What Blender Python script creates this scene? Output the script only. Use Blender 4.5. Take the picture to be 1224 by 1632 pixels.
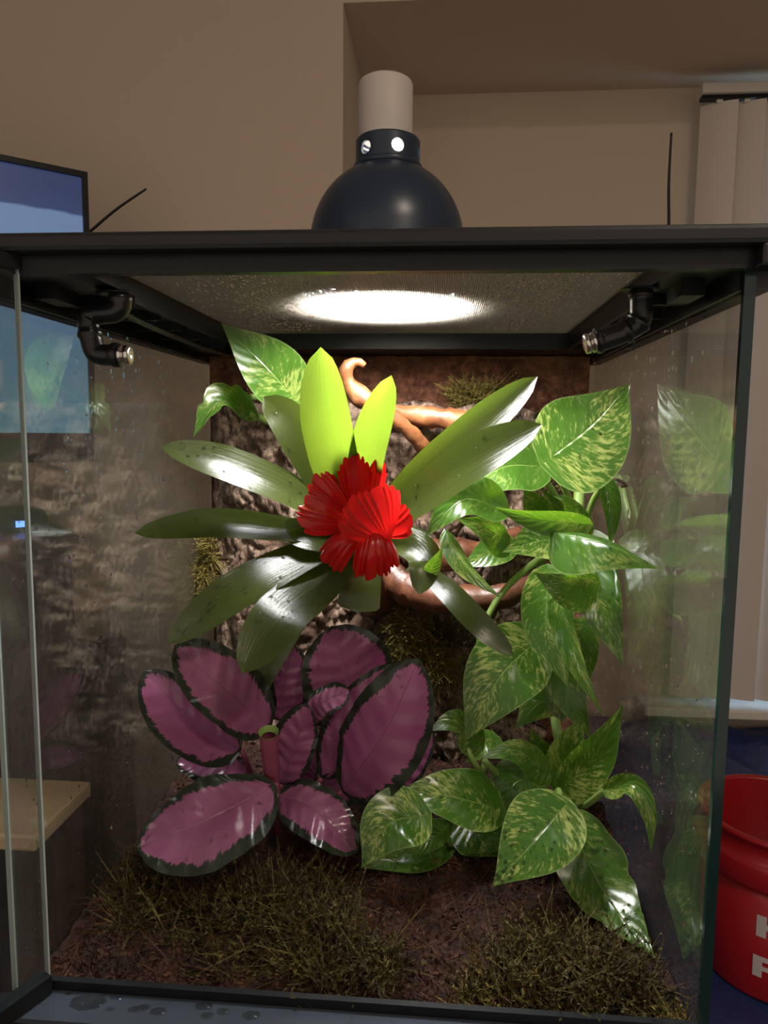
import bpy, math, random
from mathutils import Vector, Matrix, noise
random.seed(7)
PI = math.pi
for o in list(bpy.data.objects): bpy.data.objects.remove(o)
scene = bpy.context.scene
C = scene.collection

# ------------------------------------------------------------------ camera, world, exposure
ZL = 1.1935                       # height of the tank's upper lip above the floor
CAM = Vector((0.05515, -0.42803, -0.09352 + ZL))
YAW, PITCH, ROLL, FPX = 0.078694, -0.109219, 0.009378, 1151.2
_cy, _sy, _cp, _sp = math.cos(YAW), math.sin(YAW), math.cos(PITCH), math.sin(PITCH)
FWD = Vector((-_sy*_cp, _cy*_cp, _sp)); _r = Vector((_cy, _sy, 0)); _u = _r.cross(FWD)
RIGHT = _r*math.cos(ROLL) + _u*math.sin(ROLL); UP = _u*math.cos(ROLL) - _r*math.sin(ROLL)
cam = bpy.data.objects.new('camera', bpy.data.cameras.new('camera')); C.objects.link(cam)
cam.matrix_world = Matrix(((RIGHT.x, UP.x, -FWD.x, CAM.x), (RIGHT.y, UP.y, -FWD.y, CAM.y), (RIGHT.z, UP.z, -FWD.z, CAM.z), (0, 0, 0, 1)))
cam.data.sensor_fit = 'VERTICAL'; cam.data.sensor_height = 36; cam.data.lens = FPX/1632*36
cam.data.clip_start = .01
scene.camera = cam
scene.view_settings.view_transform = 'Standard'; scene.view_settings.look = 'None'
scene.view_settings.gamma = 1; scene.view_settings.use_curve_mapping = False
scene.view_settings.exposure = 0.0

w = bpy.data.worlds.new('room_ambient'); scene.world = w; w.use_nodes = True
w.node_tree.nodes['Background'].inputs[0].default_value = (1.0, .85, .71, 1)
w.node_tree.nodes['Background'].inputs[1].default_value = .57
LAMP_WATTS = 8.0
# the room's own warm lamp, on the ceiling of the room behind the photographer
cl = bpy.data.lights.new('room_lamp_offscreen', 'AREA'); cl.shape = 'DISK'; cl.size = .40; cl.energy = 19; cl.color = (1, .84, .68)
clo = bpy.data.objects.new('room_lamp_offscreen', cl); C.objects.link(clo); clo.location = (.9, -1.25, 2.50)

# ------------------------------------------------------------------ helpers
def ray(px, py): return FWD + RIGHT*((px-612)/FPX) + UP*((816-py)/FPX)
def at(px, py, Y):
    d = ray(px, py); return CAM + d*((Y-CAM.y)/d.y)
def atz(px, py, Z):
    d = ray(px, py); return CAM + d*((Z-CAM.z)/d.z)
def ppm(p): return FPX/((p-CAM).dot(FWD))           # pixels per metre at a point
def lerp(a, b, t): return a+(b-a)*t
def clamp(x, a=0., b=1.): return max(a, min(b, x))
def smooth(t): t = clamp(t); return t*t*(3-2*t)

def mesh_obj(name, verts, faces, mat, parent=None, sm=True, uvs=None, attrs=None):
    me = bpy.data.meshes.new(name); me.from_pydata([tuple(v) for v in verts], [], faces)
    if uvs is not None:
        ul = me.uv_layers.new(name='UVMap')
        li = [0]*len(me.loops); me.loops.foreach_get('vertex_index', li)
        flat = []
        for i in li: flat += [uvs[i][0], uvs[i][1]]
        ul.data.foreach_set('uv', flat)
    for k, vals in (attrs or {}).items():
        a = me.attributes.new(k, 'FLOAT', 'POINT'); a.data.foreach_set('value', vals)
    if sm: me.polygons.foreach_set('use_smooth', [True]*len(me.polygons))
    me.update()
    if mat: me.materials.append(mat)
    o = bpy.data.objects.new(name, me); C.objects.link(o)
    if parent is not None:
        o.parent = parent; o.matrix_parent_inverse = parent.matrix_basis.inverted()
    return o

def thing(name, label, cat, loc=(0, 0, 0), group=None, kind=None):
    o = bpy.data.objects.new(name, None); C.objects.link(o); o.location = loc; o.empty_display_size = .02
    o['label'] = label; o['category'] = cat
    if group: o['group'] = group
    if kind: o['kind'] = kind
    bpy.context.view_layer.update()
    return o
def tag(o, label, cat, group=None):
    o['label'] = label; o['category'] = cat
    if group: o['group'] = group
    return o
def struct(o): o['kind'] = 'structure'; return o
def stuff(o): o['kind'] = 'stuff'; return o

class MB:
    def __init__(s): s.v = []; s.f = []
    def add(s, v, f):
        n = len(s.v); s.v += v; s.f += [tuple(i+n for i in q) for q in f]
    def box(s, x0, x1, y0, y1, z0, z1, bev=0.0):
        if bev <= 0:
            s.add([Vector((x, y, z)) for z in (z0, z1) for y in (y0, y1) for x in (x0, x1)],
                  [(0, 2, 3, 1), (4, 5, 7, 6), (0, 1, 5, 4), (2, 6, 7, 3), (0, 4, 6, 2), (1, 3, 7, 5)])
            return
        import bmesh
        bm = bmesh.new(); bmesh.ops.create_cube(bm, size=1)
        for v in bm.verts: v.co = Vector(((x0+x1)/2+v.co.x*(x1-x0), (y0+y1)/2+v.co.y*(y1-y0), (z0+z1)/2+v.co.z*(z1-z0)))
        bmesh.ops.bevel(bm, geom=list(bm.edges), offset=bev, segments=2, profile=.5, affect='EDGES')
        bm.verts.index_update()
        s.add([v.co.copy() for v in bm.verts], [tuple(v.index for v in f.verts) for f in bm.faces]); bm.free()
    def tube(s, pts, rad, n=8, caps=True):
        m = len(pts)
        if not hasattr(rad, '__len__'): rad = [rad]*m
        ref = Vector((0, 0, 1)); rings = []; prev = None
        for i, p in enumerate(pts):
            t = (pts[min(i+1, m-1)]-pts[max(i-1, 0)]).normalized()
            if prev is None:
                a = t.cross(ref)
                if a.length < .05: a = t.cross(Vector((1, 0, 0)))
            else: a = prev - t*prev.dot(t)
            a.normalize(); prev = a; b = t.cross(a)
            rings.append([p+(a*math.cos(2*PI*k/n)+b*math.sin(2*PI*k/n))*rad[i] for k in range(n)])
        v = [q for r in rings for q in r]; f = []
        for i in range(m-1):
            for k in range(n): f.append((i*n+k, i*n+(k+1) % n, (i+1)*n+(k+1) % n, (i+1)*n+k))
        if caps: f.append(tuple(range(n-1, -1, -1))); f.append(tuple((m-1)*n+k for k in range(n)))
        s.add(v, f)
    def lathe(s, prof, c, n=48, axis=Vector((0, 0, 1))):
        a = axis.orthogonal().normalized(); b = axis.cross(a); m = len(prof)
        v = [c + axis*z + (a*math.cos(2*PI*k/n)+b*math.sin(2*PI*k/n))*r for r, z in prof for k in range(n)]
        f = [(i*n+k, i*n+(k+1) % n, (i+1)*n+(k+1) % n, (i+1)*n+k) for i in range(m-1) for k in range(n)]
        s.add(v, f)
    def grid(s, nu, nv, fn):
        v = [fn(i/(nu-1), j/(nv-1)) for i in range(nu) for j in range(nv)]
        s.add(v, [(i*nv+j, (i+1)*nv+j, (i+1)*nv+j+1, i*nv+j+1) for i in range(nu-1) for j in range(nv-1)])
    def build(s, name, mat, parent=None, sm=False): return mesh_obj(name, s.v, s.f, mat, parent, sm)

def catmull(pts, n):
    P = [pts[0]*2-pts[1]] + list(pts) + [pts[-1]*2-pts[-2]]; out = []; seg = len(pts)-1
    for i in range(n):
        t = i/(n-1)*seg; k = min(int(t), seg-1); t -= k
        a, b, c, d = P[k:k+4]
        out.append(.5*((2*b)+(c-a)*t+(2*a-5*b+4*c-d)*t*t+(3*b-a-3*c+d)*t**3))
    return out
def resample(pts, n):
    q = catmull(pts, 60); L = [0]
    for i in range(1, len(q)): L.append(L[-1]+(q[i]-q[i-1]).length)
    out = []; k = 0
    for i in range(n):
        s = L[-1]*i/(n-1)
        while k < len(q)-2 and L[k+1] < s: k += 1
        out.append(q[k].lerp(q[k+1], clamp((s-L[k])/max(1e-9, L[k+1]-L[k]))))
    return out, L[-1]

# ------------------------------------------------------------------ node materials
class NT:
    def __init__(s, name):
        s.m = bpy.data.materials.new(name); s.m.use_nodes = True; s.t = s.m.node_tree
        for n in list(s.t.nodes): s.t.nodes.remove(n)
        s.out = s.n('ShaderNodeOutputMaterial')
    def n(s, typ, **kw):
        o = s.t.nodes.new(typ)
        for k, v in kw.items():
            if k.startswith('i_'):
                key = k[2:].replace('_', ' ')
                s.set(o, key, v)
            else: setattr(o, k, v)
        return o
    def set(s, o, key, v):
        inp = o.inputs[int(key)] if key.isdigit() else o.inputs[key]
        if isinstance(v, bpy.types.NodeSocket): s.t.links.new(v, inp)
        elif isinstance(v, tuple) and len(v) == 3 and inp.type == 'RGBA': inp.default_value = (*v, 1)
        else: inp.default_value = v
    def math(s, op, a, b=0.0, c=0.0, clampit=False):
        o = s.n('ShaderNodeMath', operation=op, use_clamp=clampit)
        s.set(o, '0', a); s.set(o, '1', b)
        if op in ('MULTIPLY_ADD', 'SMOOTH_MIN'): s.set(o, '2', c)
        return o.outputs[0]
    def mix(s, f, a, b):
        o = s.n('ShaderNodeMix', data_type='RGBA')
        s.set(o, '0', f); s.set(o, '6', a); s.set(o, '7', b); return o.outputs[2]
    def ramp(s, f, stops):
        o = s.n('ShaderNodeValToRGB'); s.set(o, '0', f); e = o.color_ramp.elements
        while len(e) < len(stops): e.new(.5)
        for k, (p, c) in enumerate(stops):
            e[k].position = p; e[k].color = (*c, 1) if len(c) == 3 else c
        return o.outputs[0]
    def noise(s, vec=None, scale=5., detail=3., rough=.5, dist=0.):
        o = s.n('ShaderNodeTexNoise')
        if vec is not None: s.set(o, 'Vector', vec)
        s.set(o, 'Scale', scale); s.set(o, 'Detail', detail); s.set(o, 'Roughness', rough); s.set(o, 'Distortion', dist)
        return o.outputs[0]
    def objco(s): return s.n('ShaderNodeTexCoord').outputs['Object']
    def mapping(s, vec, scale=(1, 1, 1)):
        o = s.n('ShaderNodeMapping'); s.set(o, 'Vector', vec); o.inputs['Scale'].default_value = scale; return o.outputs[0]
    def bump(s, h, strength=.3, dist=.002):
        o = s.n('ShaderNodeBump'); s.set(o, 'Height', h); s.set(o, 'Strength', strength); s.set(o, 'Distance', dist); return o.outputs[0]
    def bsdf(s, color, rough=.5, metal=0., normal=None, spec=.5, **kw):
        o = s.n('ShaderNodeBsdfPrincipled'); s.set(o, 'Base Color', color); s.set(o, 'Roughness', rough); s.set(o, 'Metallic', metal)
        s.set(o, 'Specular IOR Level', spec)
        if normal is not None: s.set(o, 'Normal', normal)
        for k, v in kw.items(): s.set(o, k.replace('_', ' '), v)
        return o.outputs[0]
    def mixs(s, f, a, b):
        o = s.n('ShaderNodeMixShader'); s.set(o, '0', f); s.set(o, '1', a); s.set(o, '2', b); return o.outputs[0]
    def done(s, sh): s.t.links.new(sh, s.out.inputs[0]); return s.m

def plain(name, col, rough=.5, metal=0., var=.12, scale=40., bump=0., spec=.5):
    t = NT(name); co = t.objco(); nz = t.noise(co, scale, 4)
    dark = tuple(c*(1-var) for c in col); lite = tuple(min(1, c*(1+var)) for c in col)
    nrm = t.bump(t.noise(co, scale*4, 4), bump, .001) if bump else None
    return t.done(t.bsdf(t.mix(nz, dark, lite), rough, metal, nrm, spec))

def glass_mat(name, tint, film, film_col, base=.035, seed=0.):
    """thin clear pane: straight transmission + mirror reflection, with a film of condensation"""
    t = NT(name); lw = t.n('ShaderNodeLayerWeight'); lw.inputs[0].default_value = .5
    fr = t.math('MULTIPLY_ADD', t.math('POWER', lw.outputs['Facing'], 4.), .8, base)
    tr = t.n('ShaderNodeBsdfTransparent', i_Color=tint).outputs[0]
    gl = t.n('ShaderNodeBsdfGlossy', i_Color=(.9, 1., .97), i_Roughness=0.0).outputs[0]
    sh = t.mixs(t.math('MINIMUM', fr, 1.), tr, gl)
    if film > 0:
        co = t.objco()
        big = t.noise(t.mapping(co, (9, 9, 5)), 1., 4, .6)
        fine = t.noise(t.mapping(co, (500, 500, 110)), 1., 3, .65)
        streak = t.noise(t.mapping(co, (130, 130, 6)), 1., 3, .6)
        m = t.math('MULTIPLY', t.ramp(big, [(.30, (.35, .35, .35)), (.66, (1, 1, 1))]), t.ramp(streak, [(.3, (.6, .6, .6)), (.7, (1, 1, 1))]))
        m = t.math('MULTIPLY', m, t.ramp(fine, [(.35, (.35, .35, .35)), (.6, (1, 1, 1))]))
        d = t.n('ShaderNodeBsdfDiffuse', i_Color=film_col).outputs[0]
        e = t.n('ShaderNodeBsdfTranslucent', i_Color=film_col).outputs[0]
        sh = t.mixs(t.math('MULTIPLY', m, film), sh, t.mixs(.5, d, e))
    return t.done(sh)

def leaf_mat(name, kind):
    t = NT(name); uv = t.n('ShaderNodeUVMap'); uv.uv_map = 'UVMap'
    sep = t.n('ShaderNodeSeparateXYZ', i_Vector=uv.outputs[0]); U, V = sep.outputs[0], sep.outputs[1]
    rnd = t.n('ShaderNodeObjectInfo').outputs['Random']
    u = t.math('ABSOLUTE', t.math('MULTIPLY_ADD', U, 2., -1.))       # 0 midrib .. 1 edge
    edge = t.n('ShaderNodeAttribute', attribute_name='edge').outputs['Fac']
    off = t.math('MULTIPLY', rnd, 37.)
    if kind == 'strap':
        cv = t.n('ShaderNodeCombineXYZ', i_X=t.math('MULTIPLY', U, 26.), i_Y=t.math('MULTIPLY_ADD', V, 1.1, off), i_Z=off).outputs[0]
        st = t.noise(cv, 1., 4, .6)
        col = t.mix(st, (.026, .036, .008), (.052, .066, .014))
        trc = (.105, .165, .012)
        h = t.math('MULTIPLY', st, 1.); bs = .3; rough = .21; tf = .42
    elif kind == 'pothos':
        a = t.math('SUBTRACT', V, t.math('MULTIPLY', u, .28))         # lateral vein direction
        sgn = t.math('SIGN', t.math('SUBTRACT', U, .5))
        cv = t.n('ShaderNodeCombineXYZ', i_X=t.math('MULTIPLY', u, 5.), i_Y=t.math('MULTIPLY', a, 30.), i_Z=t.math('MULTIPLY_ADD', sgn, 3.1, off)).outputs[0]
        n1 = t.noise(cv, 1., 5, .68, .4)
        cv2 = t.n('ShaderNodeCombineXYZ', i_X=t.math('MULTIPLY', U, 2.), i_Y=t.math('MULTIPLY', V, 2.5), i_Z=off).outputs[0]
        n2 = t.noise(cv2, 1., 2)
        thr = t.math('MULTIPLY_ADD', n2, .55, n1)
        vg = t.n('ShaderNodeMapRange', i_Value=thr); vg.inputs['From Min'].default_value = .80; vg.inputs['From Max'].default_value = .92
        vg = t.math('MULTIPLY', vg.outputs[0], t.math('MULTIPLY_ADD', rnd, .6, .3))
        col = t.mix(n1, (.028, .084, .010), (.068, .160, .019))
        col = t.mix(vg, col, (.40, .45, .12))
        mid = t.ramp(u, [(.0, (1, 1, 1)), (.035, (0, 0, 0))])
        col = t.mix(t.math('MULTIPLY', mid, .6), col, (.25, .36, .09))
        rim = t.ramp(u, [(.955, (0, 0, 0)), (1., (1, 1, 1))])
        col = t.mix(t.math('MULTIPLY', rim, .5), col, (.35, .45, .15))
        trc = t.mix(vg, (.16, .35, .015), (.42, .50, .07))
        wv = t.math('SINE', t.math('MULTIPLY', a, 48.))
        h = t.math('ADD', t.math('MULTIPLY', wv, .25), t.math('MULTIPLY', mid, -1.)); bs = .5; rough = .24; tf = .36
    elif kind == 'calathea':
        sgn = t.math('SIGN', t.math('SUBTRACT', U, .5))
        a = t.math('SUBTRACT', V, t.math('MULTIPLY', u, .16))
        cv = t.n('ShaderNodeCombineXYZ', i_X=t.math('MULTIPLY', u, 1.2), i_Y=t.math('MULTIPLY', a, 34.), i_Z=t.math('MULTIPLY_ADD', sgn, 3.1, off)).outputs[0]
        n1 = t.noise(cv, 1., 4, .7)
        thr = t.math('MULTIPLY_ADD', n1, -.40, edge)
        pink = t.ramp(thr, [(.02, (0, 0, 0)), (.06, (1, 1, 1))])
        cv2 = t.n('ShaderNodeCombineXYZ', i_X=t.math('MULTIPLY', U, 3.), i_Y=t.math('MULTIPLY', V, 3.), i_Z=off).outputs[0]
        n2 = t.noise(cv2, 1., 3)
        thr = t.math('MULTIPLY_ADD', n2, -.5, t.math('ADD', thr, .27)); pink = t.ramp(thr, [(.02, (0, 0, 0)), (.06, (1, 1, 1))])
        col = t.mix(n2, (.20, .048, .125), (.41, .155, .285))
        wv = t.ramp(t.math('FRACT', t.math('MULTIPLY', a, 7.)), [(.0, (1, 1, 1)), (.07, (0, 0, 0))])
        col = t.mix(t.math('MULTIPLY', wv, .22), col, (.40, .19, .29))
        mid = t.ramp(u, [(.0, (1, 1, 1)), (.03, (0, 0, 0))])
        col = t.mix(t.math('MULTIPLY', mid, .35), col, (.38, .18, .27))
        col = t.mix(pink, t.mix(n2, (.012, .018, .012), (.03, .042, .026)), col)
        trc = t.mix(pink, (.02, .02, .012), (.32, .03, .15))
        h = t.math('ADD', t.math('MULTIPLY', t.math('SINE', t.math('MULTIPLY', a, 44.)), .3), t.math('MULTIPLY', mid, -1.)); bs = .7; rough = .22; tf = .22
    else:   # red bract
        cv = t.n('ShaderNodeCombineXYZ', i_X=t.math('MULTIPLY', U, 22.), i_Y=t.math('MULTIPLY_ADD', V, 1.2, off), i_Z=off).outputs[0]
        n1 = t.noise(cv, 1., 3)
        col = t.mix(n1, (.40, .004, .008), (.62, .016, .014)); trc = (.80, .014, .012)
        h = n1; bs = .15; rough = .2; tf = .35
    nrm = t.bump(h, bs, .0008)
    p = t.bsdf(col, rough, 0., nrm, .6)
    tl = t.n('ShaderNodeBsdfTranslucent', i_Color=trc, i_Normal=nrm).outputs[0]
    return t.done(t.mixs(tf, p, tl))

M = {}
M['wall'] = plain('beige_wall_paint', (.60, .49, .375), .75, 0, .04, 3., .08)
M['trimwhite'] = plain('white_paint', (.72, .68, .62), .5, 0, .04, 6)
M['floor'] = plain('dark_carpet', (.055, .045, .04), .95, 0, .4, 120, .6)
M['black'] = plain('black_plastic', (.006, .007, .009), .38, 0, .2, 30, 0, .3)
M['blackgrey'] = plain('charcoal_plastic', (.012, .013, .016), .42, 0, .2, 60, .1, .35)
M['sill'] = plain('slate_plastic', (.040, .050, .066), .22, 0, .15, 30)
M['dome'] = plain('glow_blued_black_enamel', (.017, .029, .052), .32, 0, .1, 10, 0, .45)  # blue of the lens glow is put into the dark enamel's colour
M['ceramic'] = plain('grey_ceramic', (.50, .44, .40), .6, 0, .05, 60, .05)
M['silver'] = plain('silver_reflector', (.85, .86, .88), .25, 1., .04, 20)
M['chrome'] = plain('nickel_tip', (.75, .72, .66), .22, 1., .08, 200)
M['wire'] = plain('screen_wire', (.16, .145, .12), .45, .3, .1, 50)
M['darkrubber'] = plain('black_tube', (.012, .012, .013), .28, 0, .2, 40)
M['glass'] = glass_mat('side_pane_glass', (.92, .93, .92), .13, (.36, .33, .29), .095)
M['door_glass'] = glass_mat('door_pane_glass', (.93, .95, .94), .05, (.4, .4, .4))
M['backglass'] = glass_mat('back_pane_glass', (.9, .92, .9), 0, (.4, .4, .4))
M['edge'] = plain('dark_green_glass_edge', (.006, .022, .022), .12, 0, .2, 30)
M['edge_light'] = plain('pale_glass_edge', (.30, .34, .33), .2, 0, .1, 30)
M['slat'] = plain('ivory_vinyl_slat', (.66, .58, .52), .55, 0, .03, 12, .03)
M['bucket'] = plain('red_plastic', (.38, .010, .014), .38, 0, .06, 8)
M['letter'] = plain('white_print', (.62, .55, .55), .5, 0, .03, 20)
M['darkwood'] = plain('dark_brown_wood', (.035, .014, .010), .45, 0, .3, 18)
M['bag'] = plain('black_nylon', (.006, .007, .010), .7, 0, .3, 50, .3)
M['strap_leaf'] = leaf_mat('bromeliad_leaf', 'strap')
M['pothos_leaf'] = leaf_mat('pothos_leaf', 'pothos')
M['calathea_leaf'] = leaf_mat('calathea_leaf', 'calathea')
M['bract'] = leaf_mat('red_bract', 'bract')
M['stem'] = plain('pale_green_stem', (.20, .30, .07), .4, 0, .25, 60)
M['pinkstem'] = plain('maroon_stem', (.22, .05, .09), .4, 0, .25, 60)

def mk_drop():
    t = NT('water'); return t.done(t.n('ShaderNodeBsdfGlass', i_Color=(1, 1, 1), i_Roughness=.02, i_IOR=1.33).outputs[0])
M['water'] = mk_drop()
def mk_lightwood():
    t = NT('light_wood'); co = t.objco(); n = t.noise(t.mapping(co, (4, 60, 60)), 1., 4, .6, .4)
    return t.done(t.bsdf(t.mix(n, (.44, .30, .155), (.60, .44, .25)), .5, 0, t.bump(n, .1, .001)))
M['lightwood'] = mk_lightwood()
def mk_tarp():
    t = NT('blue_tarpaulin'); co = t.objco(); n = t.noise(co, 9., 5, .6); g = t.noise(co, 60., 4, .6, 1.)
    return t.done(t.bsdf(t.mix(n, (.014, .026, .11), (.04, .065, .22)), .25, 0, t.bump(g, .5, .006)))
M['tarp'] = mk_tarp()
def mk_bark():
    t = NT('cork_bark'); co = t.objco(); n = t.noise(co, 45., 6, .7, .3); f = t.noise(t.mapping(co, (320, 320, 140)), 1., 5, .7)
    col = t.ramp(n, [(.25, (.045, .022, .014)), (.46, (.20, .115, .078)), (.62, (.44, .31, .23)), (.8, (.62, .50, .40))])
    col = t.mix(t.math('MULTIPLY', f, .5), col, (.03, .016, .010))
    f2 = t.noise(t.mapping(co, (150, 150, 60)), 1., 6, .75, .6)
    col = t.mix(t.ramp(f2, [(.40, (1, 1, 1)), (.52, (0, 0, 0))]), col, (.030, .015, .010))
    return t.done(t.bsdf(col, .62, 0, t.bump(f, .8, .004), .4))
M['bark'] = mk_bark()
def mk_fibre(name, cols, rough=.7):
    t = NT(name); co = t.objco(); n = t.noise(co, 70., 5, .7); b = t.noise(co, 12., 3)
    st = [(.2, cols[0]), (.45, cols[1]), (.62, cols[2]), (.8, cols[3])]
    return t.done(t.bsdf(t.mix(t.math('MULTIPLY', b, .6), t.ramp(n, st), cols[0]), rough, 0, t.bump(t.noise(co, 380., 4, .7), .8, .003), .35))
M['panel'] = mk_fibre('coconut_fibre_panel', [(.045, .016, .010), (.15, .056, .030), (.32, .125, .065), (.50, .23, .13)])
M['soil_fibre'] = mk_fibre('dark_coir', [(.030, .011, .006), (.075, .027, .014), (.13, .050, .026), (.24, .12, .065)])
M['soil'] = mk_fibre('damp_coir_soil', [(.010, .004, .003), (.030, .011, .006), (.070, .024, .013), (.15, .06, .03)])
M['fibre'] = mk_fibre('coir_fibre', [(.07, .026, .013), (.17, .065, .032), (.27, .11, .058), (.42, .22, .12)])
M['moss'] = mk_fibre('green_gold_moss', [(.022, .014, .004), (.065, .047, .010), (.14, .11, .022), (.30, .24, .07)], .6)
M['moss_gold'] = mk_fibre('gold_moss', [(.09, .07, .012), (.20, .15, .03), (.30, .23, .06), (.42, .35, .12)], .6)
def mk_drift():
    t = NT('driftwood'); co = t.objco(); n = t.noise(t.mapping(co, (40, 40, 40)), 1., 5, .6, 1.)
    col = t.ramp(n, [(.3, (.075, .023, .008)), (.5, (.17, .058, .018)), (.7, (.27, .115, .045))])
    return t.done(t.bsdf(col, .5, 0, t.bump(t.noise(co, 160., 4, .6), .4, .002)))
M['drift'] = mk_drift()
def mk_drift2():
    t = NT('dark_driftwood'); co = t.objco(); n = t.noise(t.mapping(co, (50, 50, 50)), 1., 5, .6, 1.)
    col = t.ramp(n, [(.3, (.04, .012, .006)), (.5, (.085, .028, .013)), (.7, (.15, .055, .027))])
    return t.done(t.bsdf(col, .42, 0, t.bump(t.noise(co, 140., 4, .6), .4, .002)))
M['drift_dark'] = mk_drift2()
def mk_emit(name, col, s):
    t = NT(name); return t.done(t.n('ShaderNodeEmission', i_Color=col, i_Strength=s).outputs[0])
def mk_screen():
    t = NT('screen_picture'); uv = t.n('ShaderNodeTexCoord').outputs['Generated']; sp = t.n('ShaderNodeSeparateXYZ', i_Vector=uv)
    n = t.noise(uv, 3., 3)
    y = t.math('MULTIPLY_ADD', n, .10, sp.outputs[2])
    col = t.ramp(y, [(.0, (.10, .26, .34)), (.35, (.13, .27, .38)), (.60, (.16, .26, .42)), (.90, (.17, .26, .44)), (.91, (.045, .068, .17)), (1., (.04, .06, .15))])
    e = t.n('ShaderNodeEmission', i_Color=col, i_Strength=.75).outputs[0]
    g = t.bsdf((.01, .01, .012), .2)
    o = t.n('ShaderNodeAddShader'); t.t.links.new(e, o.inputs[0]); t.t.links.new(g, o.inputs[1])
    return t.done(o.outputs[0])
M['screen'] = mk_screen()
M['sky'] = mk_emit('night_window_glow', (.42, .62, .85), 2.4)
M['led'] = mk_emit('blue_led', (.10, .22, 1.), 5.)
M['bulb'] = mk_emit('lamp_bulb', (1, .97, .90), 9.)

# ------------------------------------------------------------------ the room
def rbox(name, x0, x1, y0, y1, z0, z1, mat, kind=True, parent=None, bev=0):
    m = MB(); m.box(x0, x1, y0, y1, z0, z1, bev); o = m.build(name, M[mat], parent)
    if kind: struct(o)
    return o
WY, AY, AX, SOF = 1.20, 1.63, -.17, .812+ZL
rbox('floor', -2.4, 2.4, -1.8, 1.9, -.05, 0, 'floor')
rbox('wall_back', -2.4, AX, WY, WY+.48, 0, 2.55, 'wall')
rbox('wall_above_alcove', AX, 2.4, WY, WY+.12, SOF, 2.55, 'wall')
rbox('ceiling_alcove', AX, 2.4, WY+.12, AY+.1, SOF, SOF+.05, 'wall')
rbox('ceiling', -2.4, 2.4, -1.8, 1.9, 2.55, 2.6, 'trimwhite')
rbox('wall_left', -2.45, -2.4, -1.8, 1.9, 0, 2.55, 'wall')
rbox('wall_right', 2.4, 2.45, -1.8, 1.9, 0, 2.55, 'wall')
# alcove back wall, with the window opening left free
WX0, WX1, WZ0, WZ1 = .80, 2.0, ZL-.80, ZL+.72
mw = MB()
mw.box(AX, WX0, AY, AY+.1, 0, SOF); mw.box(WX1, 2.4, AY, AY+.1, 0, SOF)
mw.box(WX0, WX1, AY, AY+.1, 0, WZ0); mw.box(WX0, WX1, AY, AY+.1, WZ1, SOF)
struct(mw.build('wall_alcove', M['wall']))
win = bpy.data.objects.new('window_1', None); C.objects.link(win); win.location = (WX0, AY, WZ0); struct(win)
bpy.context.view_layer.update()
for k in range(2):
    a = WX0+k*(WX1-WX0)/2; b = a+(WX1-WX0)/2
    m = MB(); m.box(a, a+.035, AY+.03, AY+.075, WZ0, WZ1); m.box(b-.035, b, AY+.03, AY+.075, WZ0, WZ1)
    m.box(a+.035, b-.035, AY+.03, AY+.075, WZ0, WZ0+.035); m.box(a+.035, b-.035, AY+.03, AY+.075, WZ1-.035, WZ1)
    m.build('window_frame', M['trimwhite'], win)
    m = MB(); m.box(a+.03, b-.03, AY+.05, AY+.055, WZ0+.03, WZ1-.03); m.build('pane', M['sky'], win)
rbox('trim_1', .62, 2.2, AY-.11, AY+.001, WZ0-.055, WZ0-.03, 'trimwhite', bev=.004)
# vertical blinds
BLY = 1.55
blx = at(1117, 160, BLY).x; blz1 = at(1117, 163, BLY).z; blz0 = at(1100, 1112, BLY).z
vb = thing('vertical_blinds', 'ivory vertical slat blinds hanging in the alcove before the window', 'blinds', (blx, BLY, blz1))
m = MB(); m.box(blx-.005, 1.98, BLY-.025, BLY+.025, blz1+.012, blz1+.036, .003); m.build('headrail', M['trimwhite'], vb)
m = MB(); m.box(blx+.0, 1.97, BLY-.012, BLY+.012, blz1+.004, blz1+.014); m.build('track', M['black'], vb)
sl = None
for k in range(19):
    x = blx+.045+k*.067
    if sl is None:
        def f(s, q):
            a = (s-.5)*2; return Vector((a*.0445, .007*a*a, q*(blz1-blz0)))
        mm = MB(); mm.grid(9, 2, f); sl = mm.build('slat', M['slat'], vb, True); sl.matrix_parent_inverse.identity()
        s = sl
    else:
        s = sl.copy(); C.objects.link(s)
    s.parent = vb; s.location = (x-blx, 0, blz0-blz1); s.rotation_euler = (0, 0, math.radians(-24+random.uniform(-5, 5)))
    m = MB(); m.box(x-.007, x+.007, BLY-.005, BLY+.005, blz1-.004, blz1+.009); m.build('carrier', M['trimwhite'], vb)

# television on a dark sideboard
tvr = at(137, 277, .95); tl = Vector((-.763, -.646, 0)); tn = Vector((.646, -.763, 0))
tz1 = tvr.z; tz0 = at(137, 735, .95).z; TWD = .86
def obox(mb, o, ax, ay, a0, a1, b0, b1, z0, z1):
    v = []
    for z in (z0, z1):
        for b in (b0, b1):
            for a in (a0, a1):
                q = o+ax*a+ay*b; v.append(Vector((q.x, q.y, z)))
    mb.add(v, [(0, 2, 3, 1), (4, 5, 7, 6), (0, 1, 5, 4), (2, 6, 7, 3), (0, 4, 6, 2), (1, 3, 7, 5)])
SBZ = at(84, 838, .80).z
tv = thing('television', 'flat television with a lit blue picture on the dark sideboard', 'television', (tvr.x+tl.x*.43, tvr.y+tl.y*.43, SBZ))
m = MB(); bz = .010; lowb = .055
obox(m, tvr, tl, tn, 0, bz, -.03, .012, tz0, tz1); obox(m, tvr, tl, tn, TWD-bz, TWD, -.03, .012, tz0, tz1)
obox(m, tvr, tl, tn, bz, TWD-bz, -.03, .012, tz1-bz, tz1); obox(m, tvr, tl, tn, bz, TWD-bz, -.03, .012, tz0, tz0+lowb)
m.build('bezel', M['black'], tv)
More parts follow.
